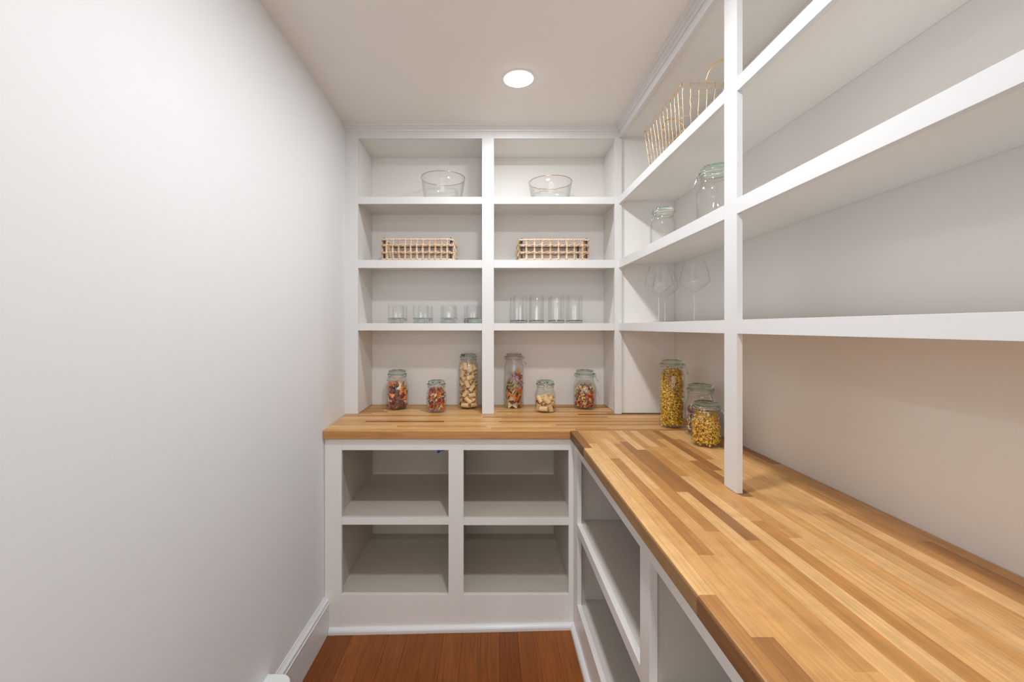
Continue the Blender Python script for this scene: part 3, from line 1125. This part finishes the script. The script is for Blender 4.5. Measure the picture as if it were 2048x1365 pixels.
ordn = ['first', 'second', 'third', 'fourth']
g0 = None
for i, (px, pb) in enumerate(((791.9, 799.7), (841.5, 851.0), (897.0, 899.5), (948.3, 942.6))):
    for px_, Y, rowname in ((px, 2.37, 'front'), (pb, 2.478, 'rear')):
        s = 865 / Y
        loc = ((px_ - 980) / s, Y, ZS3)
        lb = f'short clear tumbler in the left bay, {rowname} row, {ordn[i]} from the left wall'
        if g0 is None:
            g0 = make_glass('tumbler', lb, 0.0420, 0.099, 0.030, loc, 'short tumblers in the left bay')
        else:
            dup(g0, loc, lb)
g1 = None
for i, (px, pb) in enumerate(((1040.5, 1033.7), (1073.8, 1072.0), (1114.2, 1110.0), (1150.4, 1146.0))):
    for px_, Y, rowname in ((px, 2.365, 'front'), (pb, 2.466, 'rear')):
        s = 865 / Y
        loc = ((px_ - 980) / s, Y, ZS3)
        lb = f'tall clear highball glass in the right bay, {rowname} row, {ordn[i]} from the centre stile'
        if g1 is None:
            g1 = make_glass('highball_glass', lb, 0.0385, 0.151, 0.018, loc, 'highball glasses in the right bay')
        else:
            dup(g1, loc, lb)

# ------------------------------------------------------------------ wine glasses
wt = thing('wine_glass', 'stemmed wine glass in the right-hand corner, nearer the shelf edge than its twin', 'wine glass', (0.765, 1.959, ZS3), 0, 'wine glasses on the low right-hand shelf')
Rw, hb, hw = 0.0605, 0.128, 0.258
prof_o = [(0.004, hb - 0.012), (0.007, hb - 0.003), (0.016, hb + 0.006), (0.036, hb + 0.020), (0.053, hb + 0.034), (Rw - 0.001, hb + 0.042), (Rw, hb + 0.047), (Rw - 0.0015, hb + 0.054), (0.055, hb + 0.080), (0.0465, hb + 0.110), (0.0390, hw - 0.0008)]
prof_i = [(r - 0.0014, z + (0.004 if k < 3 else 0.0012)) for k, (r, z) in enumerate(prof_o[1:-1])][::-1]
bm = bmesh.new()
lathe(bm, prof_o + [(0.0382, hw), (0.0376, hw - 0.001)] + prof_i + [(0, hb + 0.002)], 48)
obj('bowl', bm, M_WINE, wt, True)
bm = bmesh.new()
lathe(bm, [(0.0042, 0.012), (0.0031, 0.03), (0.0028, 0.07), (0.0031, hb - 0.022), (0.0048, hb - 0.0125)], 20)
obj('stem', bm, M_STEMG, wt, True)
bm = bmesh.new()
lathe(bm, [(0, 0.0003), (0.040, 0.0), (0.0405, 0.001), (0.038, 0.0025), (0.022, 0.004), (0.010, 0.007), (0.0045, 0.0118)], 40)
obj('foot', bm, M_WINE, wt, True)
dup(wt, (0.874, 2.157, ZS3), 'stemmed wine glass in the right-hand corner, behind its twin and against the end panel')
dup(wt, (0.867, 1.833, ZS3), 'stemmed wine glass standing alone against the right wall near the white post')

# ------------------------------------------------------------------ glass bowls with gilded rims
ZS1 = Z1[1]


def bowl(label, x, y, r, h, rb, mat, wob, seed):
    t = thing('glass_bowl', label, 'bowl', (x, y, ZS1))
    bm = bmesh.new()
    lathe(bm, [(0, 0.001), (rb * 0.8, 0.0), (rb, 0.006), (rb + (r - rb) * 0.35, h * 0.3), (rb + (r - rb) * 0.7, h * 0.65), (r, h - 0.001), (r - 0.0012, h),
               (r - 0.003, h - 0.001), (rb + (r - rb) * 0.7 - 0.0035, h * 0.65), (rb + (r - rb) * 0.35 - 0.0035, h * 0.3), (rb - 0.004, 0.012), (0, 0.009)], 72)
    rg = random.Random(seed)
    ph = [rg.uniform(0, 6.3) for _ in range(8)]
    if wob:
        for v in bm.verts:
            th = math.atan2(v.co.y, v.co.x)
            d = sum(math.sin(th * f + p + v.co.z * 120 * (k % 3 - 1)) for k, (f, p) in enumerate(zip((9, 14, 21, 5), ph))) * wob * min(1, max(0, v.co.z / 0.02)) * min(1.6, max(0.05, 0.5 + 14 * v.co.y))
            rr = math.hypot(v.co.x, v.co.y)
            if rr > 1e-4:
                v.co.x *= (rr + d) / rr
                v.co.y *= (rr + d) / rr
    obj('bowl_body', bm, mat, t, True)
    bm = bmesh.new()
    pts = []
    for k in range(120):
        th = 2 * PI * k / 120
        d = sum(math.sin(th * f + p + h * 120 * (i % 3 - 1)) for i, (f, p) in enumerate(zip((9, 14, 21, 5), ph))) * wob * min(1.6, max(0.05, 0.5 + 14 * r * math.sin(th)))
        pts.append(((r - 0.0013 + d) * math.cos(th), (r - 0.0013 + d) * math.sin(th), h + 0.0004 + d * 1.1))
    tube(bm, pts, 0.0017, 6, True)
    obj('gilded_rim', bm, M_ROSE, t, True)
    return t


bowl('smooth clear glass bowl with a thin gold rim on the top shelf, left bay', -0.263, 2.430, 0.1235, 0.145, 0.100, M_BOWL, 0.0, 1)
bowl('rippled clear glass bowl with a thin gold rim on the top shelf, right bay', 0.340, 2.435, 0.1215, 0.124, 0.098, M_HAMMER, 0.0009, 4)

# ------------------------------------------------------------------ open-weave baskets
ZS2 = Z2[1]


def rect_ring(wx, wy, rc, n_side=40):
    """Rounded-rectangle centre line, returned as points and outward normals, evenly spaced."""
    pts = []
    for cx, cy, a0 in ((wx - rc, wy - rc, 0), (-wx + rc, wy - rc, PI / 2), (-wx + rc, -wy + rc, PI), (wx - rc, -wy + rc, 1.5 * PI)):
        for k in range(7):
            a = a0 + PI / 2 * k / 6
            pts.append(Vector((cx + rc * math.cos(a), cy + rc * math.sin(a), 0)))
    seg = [(pts[(i + 1) % len(pts)] - pts[i]).length for i in range(len(pts))]
    tot = sum(seg)
    n = int(tot / 0.0028)
    out = []
    i, acc = 0, 0.0
    for k in range(n):
        t = tot * k / n
        while acc + seg[i] < t:
            acc += seg[i]
            i += 1
        u = (t - acc) / seg[i]
        a, b = pts[i], pts[(i + 1) % len(pts)]
        p = a.lerp(b, u)
        d = (b - a).normalized()
        out.append((p, Vector((d.y, -d.x, 0))))
    return out


def twisted_ring(bm, path, z, r_orbit, r_strand, turns, strands=2, wob=0.0, seed=0):
    rg = random.Random(seed)
    for sidx in range(strands):
        ph = 2 * PI * sidx / strands
        pts = []
        n = len(path)
        for k, (p, nrm) in enumerate(path):
            a = turns * 2 * PI * k / n + ph
            o = nrm * (math.cos(a) * r_orbit) + Vector((0, 0, math.sin(a) * r_orbit + z))
            pts.append(p + o + Vector((0, 0, rg.uniform(-wob, wob))))
        tube(bm, pts, r_strand, 5, True)


def basket(label, cx, cy, wx, wy, h, ncol, seed):
    t = thing('woven_basket', label, 'basket', (cx, cy, ZS2 + 0.0004))
    rg = random.Random(seed)
    path = rect_ring(wx, wy, 0.018)
    bands = [('rim', 0.0065, 0.0030, 0.0036, 46, M_STRAW2), ('weave_band', h * 0.36, 0.0034, 0.0038, 17, M_STRAW),
             ('weave_band', h * 0.69, 0.0034, 0.0038, 17, M_STRAW), ('rim', h - 0.0068, 0.0030, 0.0036, 46, M_STRAW2)]
    for k, (nm, z, ro, rs, tn, mt) in enumerate(bands):
        bm = bmesh.new()
        twisted_ring(bm, path, z, ro, rs, tn, 2, 0.0006, seed + k)
        obj(nm, bm, mt, t, True)
    ncol_s = max(4, round(ncol * wy / wx))
    spots = []
    for k in range(ncol):
        x = -wx + 0.014 + (2 * wx - 0.028) * (k + 0.5) / ncol
        spots += [(x, -wy, 0, -1), (x, wy, 0, 1)]
    for k in range(ncol_s):
        y = -wy + 0.014 + (2 * wy - 0.028) * (k + 0.5) / ncol_s
        spots += [(-wx, y, -1, 0), (wx, y, 1, 0)]
    for x, y, nx, ny in spots:
        bm = bmesh.new()
        j = rg.uniform(-0.003, 0.003)
        for sgn in (1, -1):
            pts = []
            for i in range(25):
                u = i / 24
                z = 0.006 + (h - 0.012) * u
                # strands part between the bands, cross on them
                ph = PI * u * 3
                side = math.sin(ph) * 0.0027 * sgn
                outw = 0.0062 * max(0, math.cos(ph * 2)) + 0.0005 + (0.0012 * sgn)
                lean = j * math.sin(u * PI)
                pts.append((x + nx * outw + (-ny) * (side + lean), y + ny * outw + nx * (side + lean), z))
            tube(bm, pts, 0.0030, 5)
        obj('upright', bm, M_STRAW2 if rg.random() < 0.5 else M_STRAW, t, True)
    for sx in (-1, 1):
        for sy in (-1, 1):
            bm = bmesh.new()
            tube(bm, [(sx * (wx - 0.011), sy * (wy - 0.011), 0.002), (sx * (wx - 0.011), sy * (wy - 0.011), h + 0.004)], 0.0042, 8)
            obj('corner_rod', bm, M_FRAME, t, True)
    bm = bmesh.new()
    ip = rect_ring(wx - 0.010, wy - 0.010, 0.012)
    tube(bm, [p + Vector((0, 0, h - 0.004)) for p, _ in ip[::3]], 0.0028, 6, True)
    obj('frame_hoop', bm, M_FRAME, t, True)
    # woven bottom
    bm = bmesh.new()
    for k in range(9):
        x = -wx + 0.02 + (2 * wx - 0.04) * k / 8
        tube(bm, [(x, -wy + 0.004, 0.005), (x, wy - 0.004, 0.005)], 0.0035, 5)
    for k in range(6):
        y = -wy + 0.02 + (2 * wy - 0.04) * k / 5
        tube(bm, [(-wx + 0.004, y, 0.0085), (wx - 0.004, y, 0.0085)], 0.0035, 5)
    obj('woven_bottom', bm, M_STRAW, t, True)
    return t


s_f = 865 / 2.312
bxl = ((763 + 905) / 2 - 980) / s_f
basket('open-weave straw basket with close-set uprights on the second shelf, left bay', bxl, 2.436, (905 - 763) / 2 / s_f, 0.122, 0.120, 11, 31)
bxr = ((1040 + 1178) / 2 - 980) / s_f
basket('open-weave straw basket with wide-set uprights on the second shelf, right bay', bxr, 2.436, (1178 - 1040) / 2 / s_f, 0.122, 0.118, 8, 47)

# ------------------------------------------------------------------ gold wire basket on the top right-hand shelf
GX0, GX1, GY0, GY1, GH = 0.702, 0.974, 1.580, 1.966, 0.200
gx, gy = (GX0 + GX1) / 2, (GY0 + GY1) / 2
gb = thing('wire_basket', 'gold wire basket with two loop handles on the top right-hand shelf', 'basket', (gx, gy, ZS1 + 0.0004))
hx, hy = (GX1 - GX0) / 2, (GY1 - GY0) / 2
TAP = 0.86
rg = random.Random(17)


def gpt(u, v, z, out=0.0):
    """u, v in -1..1 on the basket's outline; it tapers towards the bottom."""
    k = TAP + (1 - TAP) * (z / GH)
    return (u * hx * k, v * hy * k, z)


def outline(n):
    pts = []
    c = 0.07
    corners = [(-1, -1), (1, -1), (1, 1), (-1, 1)]
    for i in range(4):
        a, b = corners[i], corners[(i + 1) % 4]
        for k in range(n):
            u = k / n
            pts.append((a[0] + (b[0] - a[0]) * u, a[1] + (b[1] - a[1]) * u))
    return pts


ol = outline(14)
for z in (0.004, 0.045, 0.085, 0.125, 0.158, 0.182):
    bm = bmesh.new()
    ph = rg.uniform(0, 6)
    tube(bm, [gpt(u, v, z + (0.004 * math.sin(i * 0.8 + ph) + rg.uniform(-0.002, 0.002) if z > 0.01 else 0)) for i, (u, v) in enumerate(ol)], 0.0011, 6, True)
    obj('ring_wire', bm, M_GOLD, gb, True)
bm = bmesh.new()
tube(bm, [gpt(u, v, GH) for u, v in ol], 0.0017, 6, True)
obj('rim_wire', bm, M_GOLD, gb, True)
ups = []
for k in range(12):
    v = -1 + 2 * k / 11
    ups += [(-1, v), (1, v)]
for k in range(1, 9):
    u = -1 + 2 * k / 9
    ups += [(u, -1), (u, 1)]
for u, v in ups:
    bm = bmesh.new()
    pts = []
    for i in range(11):
        z = GH * i / 10 + (0.004 if i == 10 else 0.002 if i == 0 else 0)
        x_, y_, _ = gpt(u, v, z)
        j = rg.uniform(-0.0022, 0.0022) if 0 < i < 10 else 0
        if abs(u) == 1:
            y_ += j
        else:
            x_ += j
        pts.append((x_, y_, z))
    tube(bm, pts, 0.0011, 6)
    obj('upright_wire', bm, M_GOLD, gb, True)
for sy in (-1, 1):
    bm = bmesh.new()
    pts = []
    for i in range(21):
        a = PI * i / 20
        zz = GH + 0.068 * math.sin(a) ** 0.75
        pts.append((-0.049 * math.cos(a), sy * (hy + 0.028 * math.sin(a)), zz))
    tube(bm, pts, 0.0030, 8)
    obj('loop_handle', bm, M_GOLD, gb, True)
bm = bmesh.new()
for k in range(7):
    u = -0.8 + 1.6 * k / 6
    tube(bm, [gpt(u, -1, 0.002), gpt(u, 1, 0.002)], 0.0011, 5)
for k in range(9):
    v = -0.85 + 1.7 * k / 8
    tube(bm, [gpt(-1, v, 0.004), gpt(1, v, 0.004)], 0.0011, 5)
obj('bottom_grid', bm, M_GOLD, gb, True)

# ------------------------------------------------------------------ small things
# blue tape scrap left on the back of the top rail
bm = bmesh.new()
tp = [(-0.2420, 1.9640, 0.8235), (-0.2050, 1.9640, 0.8235), (-0.2060, 1.9645, 0.8130), (-0.2250, 1.9650, 0.8100), (-0.2330, 1.9665, 0.8010), (-0.2400, 1.9665, 0.8025)]
f = [bm.verts.new(p) for p in tp]
b = [bm.verts.new((x, y + 0.0004, z)) for x, y, z in tp]
bm.faces.new(f); bm.faces.new(b[::-1])
for k in range(len(tp)):
    bm.faces.new((f[k], f[(k + 1) % len(tp)], b[(k + 1) % len(tp)], b[k]))
tag(obj('tape_scrap', bm, M_TAPE), "torn scrap of blue painter's tape under the top rail of the back base cabinet", 'tape')

# white rounded box at the foot of the left wall
wb = thing('wall_box', 'white rounded plastic box fixed to the left wall above the baseboard', 'box', (-0.753, 1.40, 0.10))
bm = bmesh.new()
d, w2, hh, rc = 0.090, 0.072, 0.097, 0.045
outl = [(0.0, -w2), (d - rc, -w2)] + [(d - rc + rc * math.sin(a), -w2 + rc - rc * math.cos(a)) for a in [PI / 2 * k / 8 for k in range(1, 9)]] + \
       [(d - rc + rc * math.cos(a), w2 - rc + rc * math.sin(a)) for a in [PI / 2 * k / 8 for k in range(0, 9)]] + [(0.0, w2)]
cxm, n = d * 0.4, len(outl)
rows_ = []
for z, sc_ in ((0.0, 0.94), (0.004, 1.0), (hh - 0.005, 1.0), (hh - 0.0015, 0.975), (hh, 0.93)):
    rows_.append([bm.verts.new((max(0.0, cxm + (x - cxm) * sc_) if x > 0 else 0.0, y * sc_, z)) for x, y in outl])
for A, B in zip(rows_, rows_[1:]):
    for k in range(n):
        bm.faces.new((A[k], A[(k + 1) % n], B[(k + 1) % n], B[k]))
bm.faces.new(rows_[0][::-1]); bm.faces.new(rows_[-1])
obj('housing', bm, M_WHITE, wb)
bm = bmesh.new()
box(bm, d * 0.4, d * 0.6, -0.02, 0.02, -0.001, 0.0, 0)
obj('vent_slot', bm, M_FRAME, wb)
